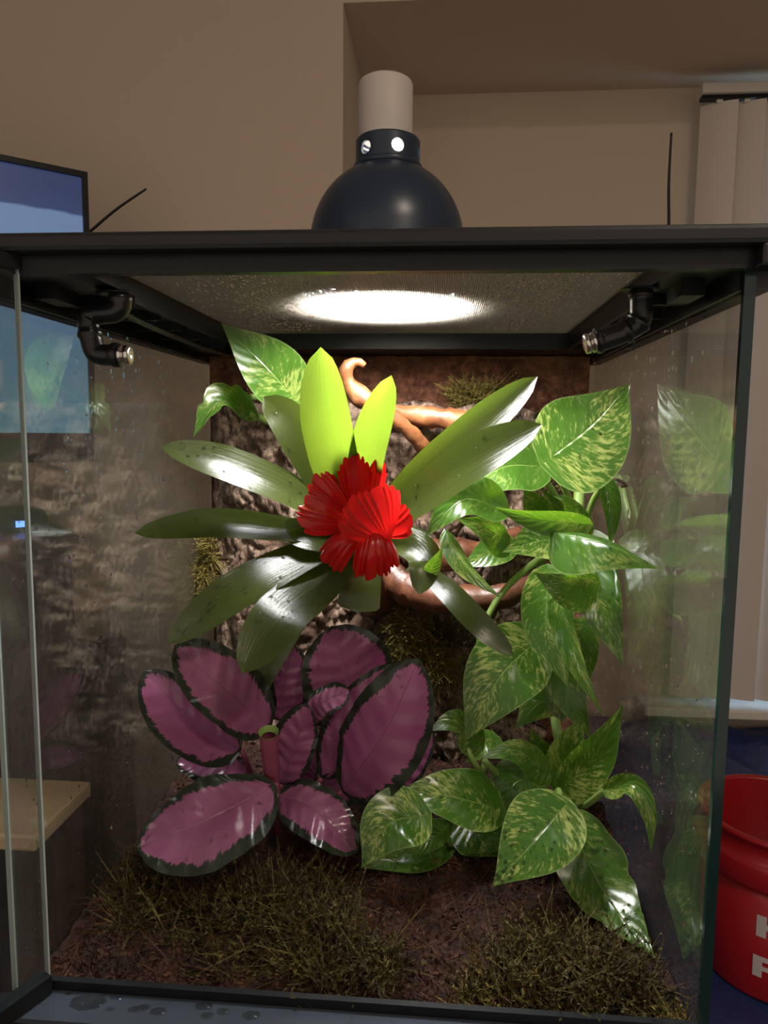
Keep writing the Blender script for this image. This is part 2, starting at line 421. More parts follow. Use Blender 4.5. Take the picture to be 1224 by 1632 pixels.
m = MB(); obox(m, tvr, tl, tn, .05, TWD-.05, -.05, -.031, tz0+.02, tz1-.05); m.build('back_cover', M['black'], tv)
m = MB(); obox(m, tvr, tl, tn, bz, TWD-bz, -.03, .004, tz0+lowb, tz1-bz); m.build('screen', M['screen'], tv)
m = MB(); obox(m, tvr, tl, tn, TWD/2-.05, TWD/2+.05, -.03, 0, SBZ+.012, tz0+.01); m.build('stand_neck', M['black'], tv)
m = MB(); obox(m, tvr, tl, tn, TWD/2-.17, TWD/2+.17, -.10, .10, SBZ, SBZ+.013); m.build('stand_foot', M['black'], tv)
sbo = at(84, 838, .80)
sb = thing('sideboard', 'dark brown wooden sideboard carrying the television', 'sideboard', (sbo.x, sbo.y, 0))
m = MB(); obox(m, sbo, tl, tn, 0, 1.05, -.30, .14, .06, SBZ-.022); m.build('body', M['darkwood'], sb)
m = MB(); obox(m, sbo, tl, tn, -.01, 1.06, -.31, .15, SBZ-.022, SBZ); m.build('top_board', M['darkwood'], sb)
m = MB(); obox(m, sbo, tl, tn, .03, 1.02, -.27, .11, 0, .06); m.build('plinth', M['black'], sb)
for k in range(2):
    m = MB(); obox(m, sbo, tl, tn, .015+k*.515, .52+k*.515, .14, .155, .08, SBZ-.035); d = m.build('door', M['darkwood'], sb)
    m = MB(); obox(m, sbo, tl, tn, .475+k*.055, .485+k*.055, .155, .175, .45, .58); m.build('handle', M['chrome'], d)
rb = sbo+tl*.02+tn*.02
ro = thing('media_box', 'small dark media box with blue lights on the sideboard', 'media box', (rb.x, rb.y, SBZ))
m = MB(); obox(m, rb, tl, tn, 0, .125, -.09, .05, SBZ, SBZ+.032); m.build('casing', M['blackgrey'], ro)
for a in (.03, .075):
    m = MB(); obox(m, rb, tl, tn, a, a+.02, .05, .053, SBZ+.010, SBZ+.02); m.build('status_light', M['led'], ro)

# low light-wood table at the left and the black bag behind it
ltz = ZL-.62
q0 = atz(145, 1245, ltz); q1 = atz(85, 1335, ltz)
st = thing('side_table', 'small low light wood table beside the dark sideboard', 'table', (q0.x-.095, (q0.y+q1.y)/2, 0))
m = MB(); m.box(q0.x-.19, q0.x, q1.y, q0.y, ltz-.022, ltz, .003); m.build('table_top', M['lightwood'], st)
for sx in (q0.x-.18, q0.x-.04):
    for yy in (q1.y+.01, q0.y-.04):
        m = MB(); m.box(sx, sx+.03, yy, yy+.03, 0, ltz-.02); m.build('leg', M['darkwood'], st)
BGY = 1.07; bg0 = at(92, 1035, BGY); bg1 = at(195, 1035, BGY)
bag = thing('black_bag', 'black soft bag standing by the wall beyond the low wood table', 'bag', ((bg0.x+bg1.x)/2, BGY, 0))
def bagf(s, q):
    a = s*2*PI; zz = q; prof = (1-.5*max(0, (q-.80)/.2)**2) if q < .999 else 0.0
    if q < .02: prof *= .85
    hx = (bg1.x-bg0.x)/2; n = 3.2
    cx = math.copysign(abs(math.cos(a))**(2/n), math.cos(a))*hx*prof; cyy = math.copysign(abs(math.sin(a))**(2/n), math.sin(a))*.085*prof
    bump = .008*noise.noise(Vector((cx*14, cyy*14, q*6)))
    return Vector(((bg0.x+bg1.x)/2+cx*(1+bump*8), BGY+cyy*(1+bump*10), q*(bg0.z+.0)))
m = MB(); m.grid(41, 26, bagf); m.build('bag_body', M['bag'], bag, True)
m = MB(); m.box(bg0.x-.005, bg0.x+.05, BGY-.05, BGY+.04, bg0.z-.05, bg0.z+.018, .012); m.build('shoulder_pad', M['bag'], bag)
m = MB(); m.box(bg1.x-.06, bg1.x-.005, BGY-.06, BGY+.04, bg1.z-.05, bg1.z+.028, .014); m.build('shoulder_pad', M['bag'], bag)
m = MB(); m.box(bg0.x+.02, bg1.x-.02, BGY-.115, BGY-.08, .12, .40, .012); m.build('front_pocket', M['bag'], bag)

# blue tarpaulin heaped under the window and over the floor
def tarpf(s, q):
    x = lerp(-.12, 1.75, s); Y = lerp(1.60, .56, q)
    base = lerp(ZL-.885, ZL-.945, smooth((1.60-Y)/.35))
    k = smooth((1.33-Y)/.15); z = lerp(base, .020, k)
    wr = noise.fractal(Vector((x*4.2+k*2, Y*5., 1.7)), 1., 2., 4)
    ridge = abs(noise.noise(Vector((x*6+Y*3, Y*2.5, 5.))))
    z += (.028*wr-.03*ridge)*(1-.75*k)+.012*k
    return Vector((x, Y, max(z, .004+.004*abs(wr))))
m = MB(); m.grid(130, 90, tarpf); tp = m.build('tarpaulin', M['tarp'], None, True)
tag(tp, 'crumpled dark blue plastic tarpaulin spread under the blinds and the red bucket', 'tarpaulin')

# red bucket
bc = at(1243, 1290, 1.0); bz0 = .032; BR = .150
bk = thing('bucket', 'red plastic bucket with white letters on the blue tarpaulin', 'bucket', (bc.x, bc.y, bz0))
H = bc.z-bz0; b0 = Vector((bc.x, bc.y, bz0))
m = MB(); m.lathe([(.001, .004), (.118, .004), (.126, .0), (.129, .006), (.1455, H*.80), (.1455, H*.80)], b0, 64)
m.lathe([(.1415, H*.985), (.124, .016), (.001, .012)], b0, 64); m.build('body', M['bucket'], bk, True)
m = MB(); m.lathe([(.143, H*.70), (.1535, H*.705), (.1565, H*.72), (.1565, H*.83), (.154, H*.85), (.147, H*.855), (.147, H*.965), (.1525, H*.97), (.1535, H*.985), (.151, H), (.144, H), (.1415, H*.985)], b0, 64)
m.build('rim_band', M['bucket'], bk, True)
for sx in (-1, 1):
    m = MB(); m.lathe([(.001, 0), (.016, 0), (.016, .016), (.001, .018)], b0+Vector((.0, sx*.150, H*.62)), 16, Vector((0, sx, 0))); m.build('handle_lug', M['bucket'], bk, True)
m = MB(); m.tube([b0+Vector((-math.sin(a)*.178, math.cos(a)*.168, H*.62-.17*math.sin(a)*.55)) for a in [PI*i/24 for i in range(25)]][::-1] if False else
       [b0+Vector((math.sin(a)*.172, -math.cos(a)*.168, H*.62-.09*math.sin(a))) for a in [PI*i/24 for i in range(25)]], .0025, 6)
m.build('wire_handle', M['chrome'], bk, True)
# letters, laid round the bucket's side
def br(z): return lerp(.129, .1455, clamp((z-.006)/(H*.8-.006)))+.0004
lang = math.atan2(CAM.y-bc.y, CAM.x-bc.x)
def letter(strokes, a0, z0, sw, sh):
    m = MB()
    for (x0, x1, y0, y1) in strokes:
        def f(s, q):
            xx = lerp(x0, x1, s)*sw; z = z0+lerp(y0, y1, q)*sh; R = br(z); a = a0+xx/R
            return b0+Vector((math.cos(a)*R, math.sin(a)*R, z))
        def g(s, q):
            v = f(s, q); d = Vector((v.x-b0.x, v.y-b0.y, 0)).normalized(); return v+d*.0008
        m.grid(5, 3, g)
    return m.build('letter', M['letter'], bk, True)
lp = ray(1203, 1480)
def hit_bucket(px, py):
    d = ray(px, py); best = None
    for i in range(4000):
        p = CAM+d*(.8+i*.0003)
        if math.hypot(p.x-bc.x, p.y-bc.y) < br(p.z-bz0): return p
    return bc
hl = hit_bucket(1205, 1487); h2 = hit_bucket(1199, 1546)
ah = math.atan2(hl.y-bc.y, hl.x-bc.x); ap = math.atan2(h2.y-bc.y, h2.x-bc.x)
letter([(0, .28, 0, 1), (.28, .72, .36, .64), (.72, 1., 0, 1)], ah, hl.z-bz0-.004, .060, .044)
letter([(0, .28, 0, 1), (.28, .95, .76, 1), (.28, .95, .34, .56), (.72, .95, .56, .76)], ap, h2.z-bz0-.008, .058, .044)

# ------------------------------------------------------------------ terrarium
stand = thing('terrarium_stand', 'light wood stand under the glass terrarium', 'stand', (0, .21, 0))
TB = ZL-.545
m = MB(); m.box(-.245, .245, -.05, .47, TB-.025, TB, .003); m.build('stand_top', M['lightwood'], stand)
for sx in (-.235, .195):
    for sy in (-.02, .42):
        m = MB(); m.box(sx, sx+.04, sy, sy+.04, 0, TB-.025); m.build('leg', M['lightwood'], stand)
m = MB(); m.box(-.195, .195, .0, .02, TB-.075, TB-.025); m.build('apron', M['lightwood'], stand)

ter = thing('terrarium', 'tall glass terrarium with black plastic frame and screen lid, front door open', 'terrarium', (0, .22, TB))
HW = .225
# base: tray + front ledge
m = MB()
m.box(-.232, .232, -.030, -.0045, TB, ZL-.466, .002); m.box(-.232, .232, .452, .460, TB, ZL-.50)
m.box(-.232, -.2265, -.0045, .452, TB, ZL-.495); m.box(.2265, .232, -.0045, .452, TB, ZL-.495)
m.box(-.2265, .2265, -.0045, .452, TB, TB+.006)
m.build('base_frame', M['black'], ter)
m = MB(); m.box(-.205, .222, -.0045, .000, ZL-.500, ZL-.4565); m.build('front_vent_strip', M['black'], ter)
m = MB(); m.box(-.215, .2265, -.029, -.0047, ZL-.4665, ZL-.463); m.build('door_sill', M['sill'], ter)
# panes
def pane(name, x0, x1, y0, y1, z0, z1, mat):
    m = MB(); m.box(x0, x1, y0, y1, z0, z1); return m.build(name, M[mat], ter)
lp_ = pane('side_pane', -.2265, -.2225, .0015, .4515, TB+.008, ZL+.004, 'glass')
rp_ = pane('side_pane', .2225, .2265, .0015, .4515, TB+.008, ZL+.004, 'glass')
pane('back_pane', -.2225, .2225, .4475, .4515, TB+.008, ZL+.004, 'backglass')
pane('pane_edge', .2205, .2268, -.0025, .0013, ZL-.47, ZL, 'edge')
pane('pane_edge', -.2267, -.2235, -.0006, .0013, ZL-.47, ZL, 'edge_light')
# lid
m = MB()
m.box(-.2235, .2235, -.006, .0025, ZL-.002, ZL+.0115)                          # front bar
m.box(-.2235, -.163, .0025, .36, ZL+.001, ZL+.0115); m.box(.186, .2235, .0025, .36, ZL+.001, ZL+.0115)
m.box(-.2235, .2235, .36, .4475, ZL-.004, ZL+.0115)
m.build('lid_frame', M['black'], ter)
m = MB()
m.box(-.238, .238, -.016, -.002, ZL+.0085, ZL+.0195, .003)
m.box(-.238, .238, .448, .462, ZL-.012, ZL+.0195, .003)
m.box(-.238, -.2265, -.002, .448, ZL-.012, ZL+.0195); m.box(.2268, .238, -.002, .448, ZL-.012, ZL+.0195)
m.box(.2235, .238, -.016, .004, ZL-.003, ZL+.0095, .002); m.box(-.238, -.2235, -.016, .004, ZL-.003, ZL+.0095, .002)
m.box(-.2265, .2268, -.002, .008, ZL+.0115, ZL+.0185); m.box(-.2265, -.163, .008, .36, ZL+.0115, ZL+.0175)
m.box(.186, .2268, .008, .36, ZL+.0115, ZL+.0175); m.box(-.2265, .2268, .36, .448, ZL+.0115, ZL+.0175)
m.build('lid_rim', M['blackgrey'], ter)
for sx, w0 in ((-1, .163), (1, .186)):                  # ribs, locks and lips under the lid sides
    def rib(name, a, b, y0, y1, z0):
        a, b = sorted((sx*a, sx*b)); m = MB(); m.box(a, b, y0, y1, ZL+z0, ZL+.0015); m.build(name, M['black'], ter)
    for k in range(5): rib('lid_rib', w0+.008, .219, .084+k*.06, .088+k*.06, -.006)
    rib('lid_lip', .2205, .2225, .004, .36, -.012); rib('screen_lip', w0, w0+.004, .080, .36, -.004); rib('lid_lock', .200, .214, .040, .070, -.008)
MZ = ZL+.0125
m = MB(); sp = .00165; wr_ = .00021
def wires(a0, a1, b0, b1, along):
    n = int((a1-a0)/sp)
    for i in range(n+1):
        a = a0+i*sp
        if along == 'y': P = [(a-wr_, b0, MZ), (a+wr_, b0, MZ), (a, b0, MZ+wr_*1.6), (a-wr_, b1, MZ), (a+wr_, b1, MZ), (a, b1, MZ+wr_*1.6)]
        else: P = [(b0, a-wr_, MZ), (b0, a+wr_, MZ), (b0, a, MZ+wr_*1.6), (b1, a-wr_, MZ), (b1, a+wr_, MZ), (b1, a, MZ+wr_*1.6)]
        m.add([Vector(p) for p in P], [(0, 1, 4, 3), (1, 2, 5, 4), (2, 0, 3, 5)])
wires(-.166, .189, .002, .363, 'y'); wires(.002, .363, -.166, .189, 'x')
stuff(m.build('screen_mesh', M['wire'], ter))
# open door on the left, swung out towards the viewer
hx, hy = -.1985, -.006
dd = Vector((-.42, -.9, 0)).normalized(); dn = Vector((dd.y, -dd.x, 0))
door = bpy.data.objects.new('door', None)
m = MB(); obox(m, Vector((hx, hy, 0)), dd, dn, .0, .205, -.0018, .0018, ZL-.452, ZL+.002); door = m.build('door', M['door_glass'], ter)
m = MB(); obox(m, Vector((hx, hy, 0)), dd, dn, -.0012, .0, -.0020, .0020, ZL-.452, ZL+.002); m.build('door_glass_edge', M['edge_light'], door)
m = MB(); obox(m, Vector((hx, hy, 0)), dd, dn, .0, .205, -.005, .005, ZL-.462, ZL-.450); m.build('bottom_rail', M['black'], door)
m = MB(); obox(m, Vector((hx, hy, 0)), dd, dn, -.001, .205, -.004, .004, ZL+.0005, ZL+.0085); m.build('top_rail', M['blackgrey'], door)
# background panel of coconut fibre
def panf(s, q):
    x = lerp(-.2215, .2215, s); z = lerp(TB+.012, ZL-.005, q)
    d = .006*noise.fractal(Vector((x*30, z*30, 3.)), 1., 2., 4)+.007*noise.fractal(Vector((x*90, z*90, 8.)), 1., 2., 2)
    e = min(1., (.2215-abs(x))/.012)
    return Vector((x, .424-d*e, z))
m = MB(); m.grid(130, 150, panf); n0 = len(m.v)
m.box(-.2215, .2215, .430, .447, TB+.012, ZL-.005)
m.build('fibre_background', M['panel'], ter, True)

# strands: curved ribbons joined into one mesh
def strand(mb, p, d, L, wd, curl=.6, seg=3, leafy=0):
    d = d.normalized(); s = d.orthogonal().normalized()
    s = (s*math.cos(random.random()*6.3)+d.cross(s)*math.sin(random.random()*6.3)).normalized()
    bend = Vector((random.uniform(-1, 1), random.uniform(-1, 1), random.uniform(-1, 1)))*curl
    v = []; pts = []
    for i in range(seg+1):
        t = i/seg; q = p+(d*t+bend*t*t*.6)*L; pts.append(q); ww = wd*(1-.7*t)
        v += [q-s*ww, q+s*ww]
    mb.add(v, [(2*i, 2*i+1, 2*i+3, 2*i+2) for i in range(seg)])
    for k in range(leafy):
        i = random.randint(0, seg-1); q = pts[i].lerp(pts[i+1], random.random())
        e = Vector((random.uniform(-1, 1), random.uniform(-1, 1), random.uniform(-.3, 1))).normalized()
        l = L*random.uniform(.10, .20); g = e.cross(d).normalized()*wd*1.3
        mb.add([q-g, q+g, q+e*l+d*l*.4], [(0, 1, 2)])
def rv(s=1.): return Vector((random.gauss(0, s), random.gauss(0, s), random.gauss(0, s)))
mb = MB()
for i in range(4600):
    s, q = random.random(), random.random()**.8; p = panf(s, q)
    strand(mb, p+Vector((0, -.0005, 0)), Vector((random.uniform(-1, 1), -.35, random.uniform(-1, 1))), random.uniform(.006, .026), random.uniform(.0002, .00042), 1.3, 4)
stuff(mb.build('coir_fibres', M['fibre'], ter))

# droplets: small domes on a surface
_ico = None
def ico_dome():
    global _ico
    if _ico is None:
        v = [Vector((0, 0, 1.))]; f = []
        for r, z in ((.7, .72), (1., .0)):
            for k in range(7): v.append(Vector((r*math.cos(2*PI*k/7), r*math.sin(2*PI*k/7), z)))
        for k in range(7):
            f.append((0, 1+k, 1+(k+1) % 7)); f.append((1+k, 8+k, 8+(k+1) % 7, 1+(k+1) % 7))
        _ico = (v, f)
    return _ico
def drop(mb, p, n, r, h=.55, stretch=1., sdir=None):
    v, f = ico_dome(); n = n.normalized()
    a = (sdir - n*sdir.dot(n)).normalized() if sdir is not None else n.orthogonal().normalized(); b = n.cross(a)
    mb.add([p+a*(q.x*r*stretch)+b*(q.y*r)+n*(q.z*r*h) for q in v], f)
for sx, pn in ((-1, lp_), (1, rp_)):
    mb = MB()
    for i in range(900):
        y = random.uniform(.01, .42); z = ZL-.004-random.random()**1.25*.45
        cl_ = noise.noise(Vector((y*26, z*5, 3*sx)))
        if cl_ < .02 and random.random() < .72: continue
        r = random.choice((.0005, .0006, .0007, .0009, .0013))*random.uniform(.8, 1.3)
        drop(mb, Vector((sx*.2223, y, z)), Vector((-sx, 0, 0)), r, .6, random.uniform(1., 2.6), Vector((0, 0, 1)))
    stuff(mb.build('water_droplets', M['water'], pn, True))
mb = MB()
for i in range(2600):
    k = random.random()
    x = random.gauss(-.095, .03) if k < .5 else random.gauss(.128, .028)
    y = random.uniform(.06, .34)
    if not (-.16 < x < .183) or math.hypot(x-.007, y-.2) < .074 and random.random() < .8: continue
    drop(mb, Vector((x, y, MZ)), Vector((0, 0, -1)), random.uniform(.0006, .0016), .8)
stuff(mb.build('water_droplets', M['water'], ter, True))
mb = MB()
for px, py, r in [(110, 1583, .006), (140, 1597, .008), (185, 1590, .010), (245, 1588, .009), (262, 1592, .006), (228, 1606, .003), (252, 1612, .0035), (215, 1609, .003), (325, 1603, .008), (355, 1612, .003), (315, 1596, .003), (400, 1618, .004), (130, 1578, .003), (330, 1619, .003), (90, 1578, .002), (175, 1608, .002)]:
    p = atz(px, py, ZL-.463)
    if -.028 < p.y < -.006: drop(mb, p, Vector((0, 0, 1)), min(r, p.y+.029, -.005-p.y), .28, 1.6, Vector((1, .1, 0)))
stuff(mb.build('water_drops', M['water'], ter, True))

# ------------------------------------------------------------------ planting ground: soil, moss, bark, driftwood
def soilz(x, y):
    return ZL-.472+.010*noise.fractal(Vector((x*14, y*14, 2.)), 1., 2., 4)+.006*noise.fractal(Vector((x*60, y*60, 1.)), .8, 2., 3)+.010*smooth((y-.1)/.3)-.010*smooth((.05-y)/.05)
def soilf(s, q):
    x = lerp(-.2215, .2215, s); y = lerp(.0008, .421, q); return Vector((x, y, soilz(x, y)))
m = MB(); m.grid(150, 150, soilf)
n = 150; base = len(m.v)
rim = [i*n for i in range(n)]+[(n-1)*n+j for j in range(1, n)]+[i*n+n-1 for i in range(n-2, -1, -1)]+[j for j in range(n-2, 0, -1)]
m.v += [Vector((m.v[i].x, m.v[i].y, TB+.007)) for i in rim]
for k in range(len(rim)):
    k2 = (k+1) % len(rim); m.f.append((rim[k], rim[k2], base+k2, base+k))
m.f.append(tuple(base+k for k in range(len(rim))))
soil = m.build('soil', M['soil'], None, True); tag(soil, 'damp dark brown coir soil filling the bottom of the terrarium', 'soil'); stuff(soil)
mb = MB()
for i in range(9000):
    x = random.uniform(-.218, .218); y = .004+random.random()**1.3*.40; p = Vector((x, y, soilz(x, y)))
    strand(mb, p, Vector((random.uniform(-1, 1), random.uniform(-1, 1), random.uniform(.05, .5))), random.uniform(.005, .022), random.uniform(.0003, .0007), 1.1, 3)
for i in range(6000):
    x = random.uniform(-.218, .218); y = .004+random.random()**1.3*.40; p = Vector((x, y, soilz(x, y)+.0008)); r = random.uniform(.0008, .0034)
    a = rv().normalized()*r; b = rv().normalized()*r; c_ = rv().normalized()*r*.7
    mb.add([p-a, p+a, p+b, p-b, p+c_], [(0, 2, 4), (2, 1, 4), (1, 3, 4), (3, 0, 4)])
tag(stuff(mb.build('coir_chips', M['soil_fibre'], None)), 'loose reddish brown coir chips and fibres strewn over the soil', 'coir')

def moss_clump(name, label, spots, mat, L=.012, n=500, up=Vector((0, -.2, 1)), ground=True):
    mb = MB()
    for (c, rx, ry, h, k) in spots:
        for i in range(int(n*k)):
            a = random.random()*2*PI; r = math.sqrt(random.random())
            dx, dy = math.cos(a)*r, math.sin(a)*r
            if ground:
                if noise.noise(Vector((c.x*31+dx*2.2, c.y*17+dy*2.2, 4.))) < -.12 and random.random() < .8: continue
                x = clamp(c.x+dx*rx, -.219, .219); y = clamp(c.y+dy*ry, .003, .415); p = Vector((x, y, soilz(x, y)+h*(1-r*r)*random.random()))
            else: p = c+Vector((dx*rx, -h*random.random()*(1-r*r), dy*ry))
            d = up*.55+Vector((dx*.9, 0, dy*.9))*.8+rv(.75)
            l = L*random.uniform(.5, 1.7)
            q = p+d.normalized()*l
            if abs(q.x) > .2205: d.x *= -.5
            if q.y < .002 and ground: d.y = abs(d.y)
            strand(mb, p, d, l, random.uniform(.0004, .0011), 1.7, 4, 5)
    return tag(stuff(mb.build(name, M[mat], None)), label, 'moss')
def gp(px, py): return atz(px, py, ZL-.466)
moss_clump('floor_moss', 'low olive moss patch on the soil under the purple-leaved plant', [(gp(290, 1440), .05, .045, .012, 1.), (gp(360, 1470), .05, .05, .014, 1.), (gp(470, 1440), .05, .05, .010, .7), (gp(230, 1400), .025, .05, .008, .5)], 'moss', .015, 700)
moss_clump('floor_moss', 'golden green moss mound by the black front edge, at mid width', [(gp(560, 1535), .035, .03, .016, 1.2), (gp(500, 1500), .03, .03, .012, .7)], 'moss', .014, 900)
moss_clump('floor_moss', 'golden green moss mound below the long pointed pothos leaf', [(gp(890, 1540), .045, .025, .020, 1.3), (gp(985, 1580), .03, .018, .010, .9), (gp(820, 1580), .03, .02, .012, .7), (gp(950, 1605), .03, .02, .01, .6)], 'moss', .014, 900)
moss_clump('floor_moss', 'small pale moss tuft against the clear side pane and front edge', [(gp(1080, 1620), .012, .012, .008, 1.), (gp(760, 1600), .02, .012, .006, .8)], 'moss_gold', .010, 300)

# cork bark slab
B0 = at(305, 640, .37); B1 = at(862, 1215, .37)
BX0, BX1, BZ1, BZ0 = max(B0.x, -.212), B1.x, B0.z, ZL-.468
NX, NZ = 190, 220; bv = []
for i in range(NX):
    for j in range(NZ):
        s, q = i/(NX-1), j/(NZ-1)
        z = lerp(BZ0, BZ1, q); x = lerp(BX0, BX1, s)
        wob = .02*noise.noise(Vector((z*16, 3., 1.)))
        if s > .5: x += wob*(s-.5)*2+.02*(s-.5)*2*noise.noise(Vector((z*50, 7., 1.)))
        else: x += .006*(1-2*s)*noise.noise(Vector((z*40, 9., 1.)))
        z += q*.022*noise.noise(Vector((x*22, 3., 4.)))
        prof = (max(0, 1-abs(2*s-1)**3.2))**.55
        wp = Vector((x*1.0, 0, z*.75))+Vector((noise.noise(Vector((x*25, z*25, 0.))), 0, noise.noise(Vector((x*25, z*25, 9.)))))*.012
        vd = noise.voronoi(wp*32, distance_metric='DISTANCE', exponent=2.5)[0]
        crack = clamp((vd[1]-vd[0])*2.6)
        vd2 = noise.voronoi(wp*85, distance_metric='DISTANCE', exponent=2.5)[0]
        crack2 = clamp((vd2[1]-vd2[0])*2.4)
        h = .020*prof+.012*noise.fractal(Vector((x*11, z*9, 2.)), 1., 2., 3)*prof+.013*(crack-.6)*prof+.006*(crack2-.5)*prof+.002*noise.fractal(Vector((x*140, z*100, 2.)), 1., 2., 2)
        if q < .12: h *= 1
        bv.append(Vector((x, .402-h-.022*prof, z)))
bf = [(i*NZ+j, (i+1)*NZ+j, (i+1)*NZ+j+1, i*NZ+j+1) for i in range(NX-1) for j in range(NZ-1)]
nb = len(bv); rimi = [i*NZ for i in range(NX)]+[(NX-1)*NZ+j for j in range(1, NZ)]+[i*NZ+NZ-1 for i in range(NX-2, -1, -1)]+[j for j in range(NZ-2, 0, -1)]
bv += [Vector((clamp(bv[i].x, -.219, .219), .418, bv[i].z)) for i in rimi]
for k in range(len(rimi)):
    k2 = (k+1) % len(rimi); bf.append((rimi[k], rimi[k2], nb+k2, nb+k))
bark = mesh_obj('cork_bark', bv, bf, M['bark'], None, True)
tag(bark, 'large cracked brown cork bark slab leaning against the fibre background', 'bark')

def drift(name, label, pts, rads, mat, n=10):
    P = [at(*p) for p in pts]; N = 28; c, L = resample(P, N); m = MB()
    rr = []
    for i in range(N):
        t = i/(N-1)*(len(rads)-1); k = min(int(t), len(rads)-2); r = lerp(rads[k], rads[k+1], t-k)
        rr.append(r/ppm(c[i])*(1+.22*noise.noise(c[i]*70)))
    m.tube(c, rr, n)
    for i in range(len(m.v)): m.v[i] += (m.v[i]-c[i//n])*(.28*noise.noise(m.v[i]*120))
    return tag(m.build(name, M[mat], None, True), label, 'driftwood')
drift('driftwood_twig', 'thin tan driftwood twig with a hooked end behind the lime leaf', [(581, 583, .30), (568, 576, .30), (551, 590, .30), (563, 622, .305), (610, 655, .31), (650, 685, .32), (690, 730, .345)], [5, 11, 15, 15, 13, 12, 13], 'drift')
drift('driftwood_twig', 'thicker tan driftwood branch lying level on the bark top', [(600, 655, .35), (660, 662, .335), (730, 672, .33), (800, 700, .345)], [12, 16, 19, 14], 'drift')
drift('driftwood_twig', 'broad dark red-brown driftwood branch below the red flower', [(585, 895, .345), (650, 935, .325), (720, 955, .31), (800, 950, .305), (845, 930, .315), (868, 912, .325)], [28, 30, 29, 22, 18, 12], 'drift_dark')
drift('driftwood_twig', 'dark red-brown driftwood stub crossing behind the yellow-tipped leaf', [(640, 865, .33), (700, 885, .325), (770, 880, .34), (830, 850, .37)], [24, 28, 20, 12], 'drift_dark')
drift('driftwood_twig', 'slim dark twig curling beside the clear pane under the large pothos leaf', [(930, 772, .35), (965, 764, .27), (985, 765, .23), (999, 774, .23), (990, 776, .23)], [4, 4.5, 4, 3, 2], 'bark', 7)

def bp(px, py, dy=0.): return at(px, py, .352+dy)
moss_clump('bark_moss', 'yellow green moss tuft on the bark under the driftwood branch', [(bp(655, 990), .020, .022, .014, 1.), (bp(690, 1060), .022, .03, .012, .8), (bp(640, 1030), .014, .02, .010, .5)], 'moss_gold', .011, 700, Vector((0, -1, -.2)), False)
moss_clump('bark_moss', 'ochre moss strip along the bark edge by the left pane', [(bp(322, 930, .02), .008, .035, .008, 1.), (bp(330, 880, .02), .008, .02, .006, .6)], 'moss_gold', .010, 500, Vector((0, -1, 0)), False)
moss_clump('bark_moss', 'pale moss patch on the fibre background behind the upper strap leaf', [(bp(765, 632, .05), .035, .012, .008, 1.)], 'moss_gold', .009, 650, Vector((0, -.7, .7)), False)
moss_clump('bark_moss', 'moss and lichen patch on the bark behind the hanging narrow leaves', [(bp(720, 770), .03, .02, .006, .6), (bp(890, 790, .03), .02, .035, .010, .9), (bp(760, 1010), .045, .02, .008, .6)], 'moss', .009, 600, Vector((0, -1, .3)), False)

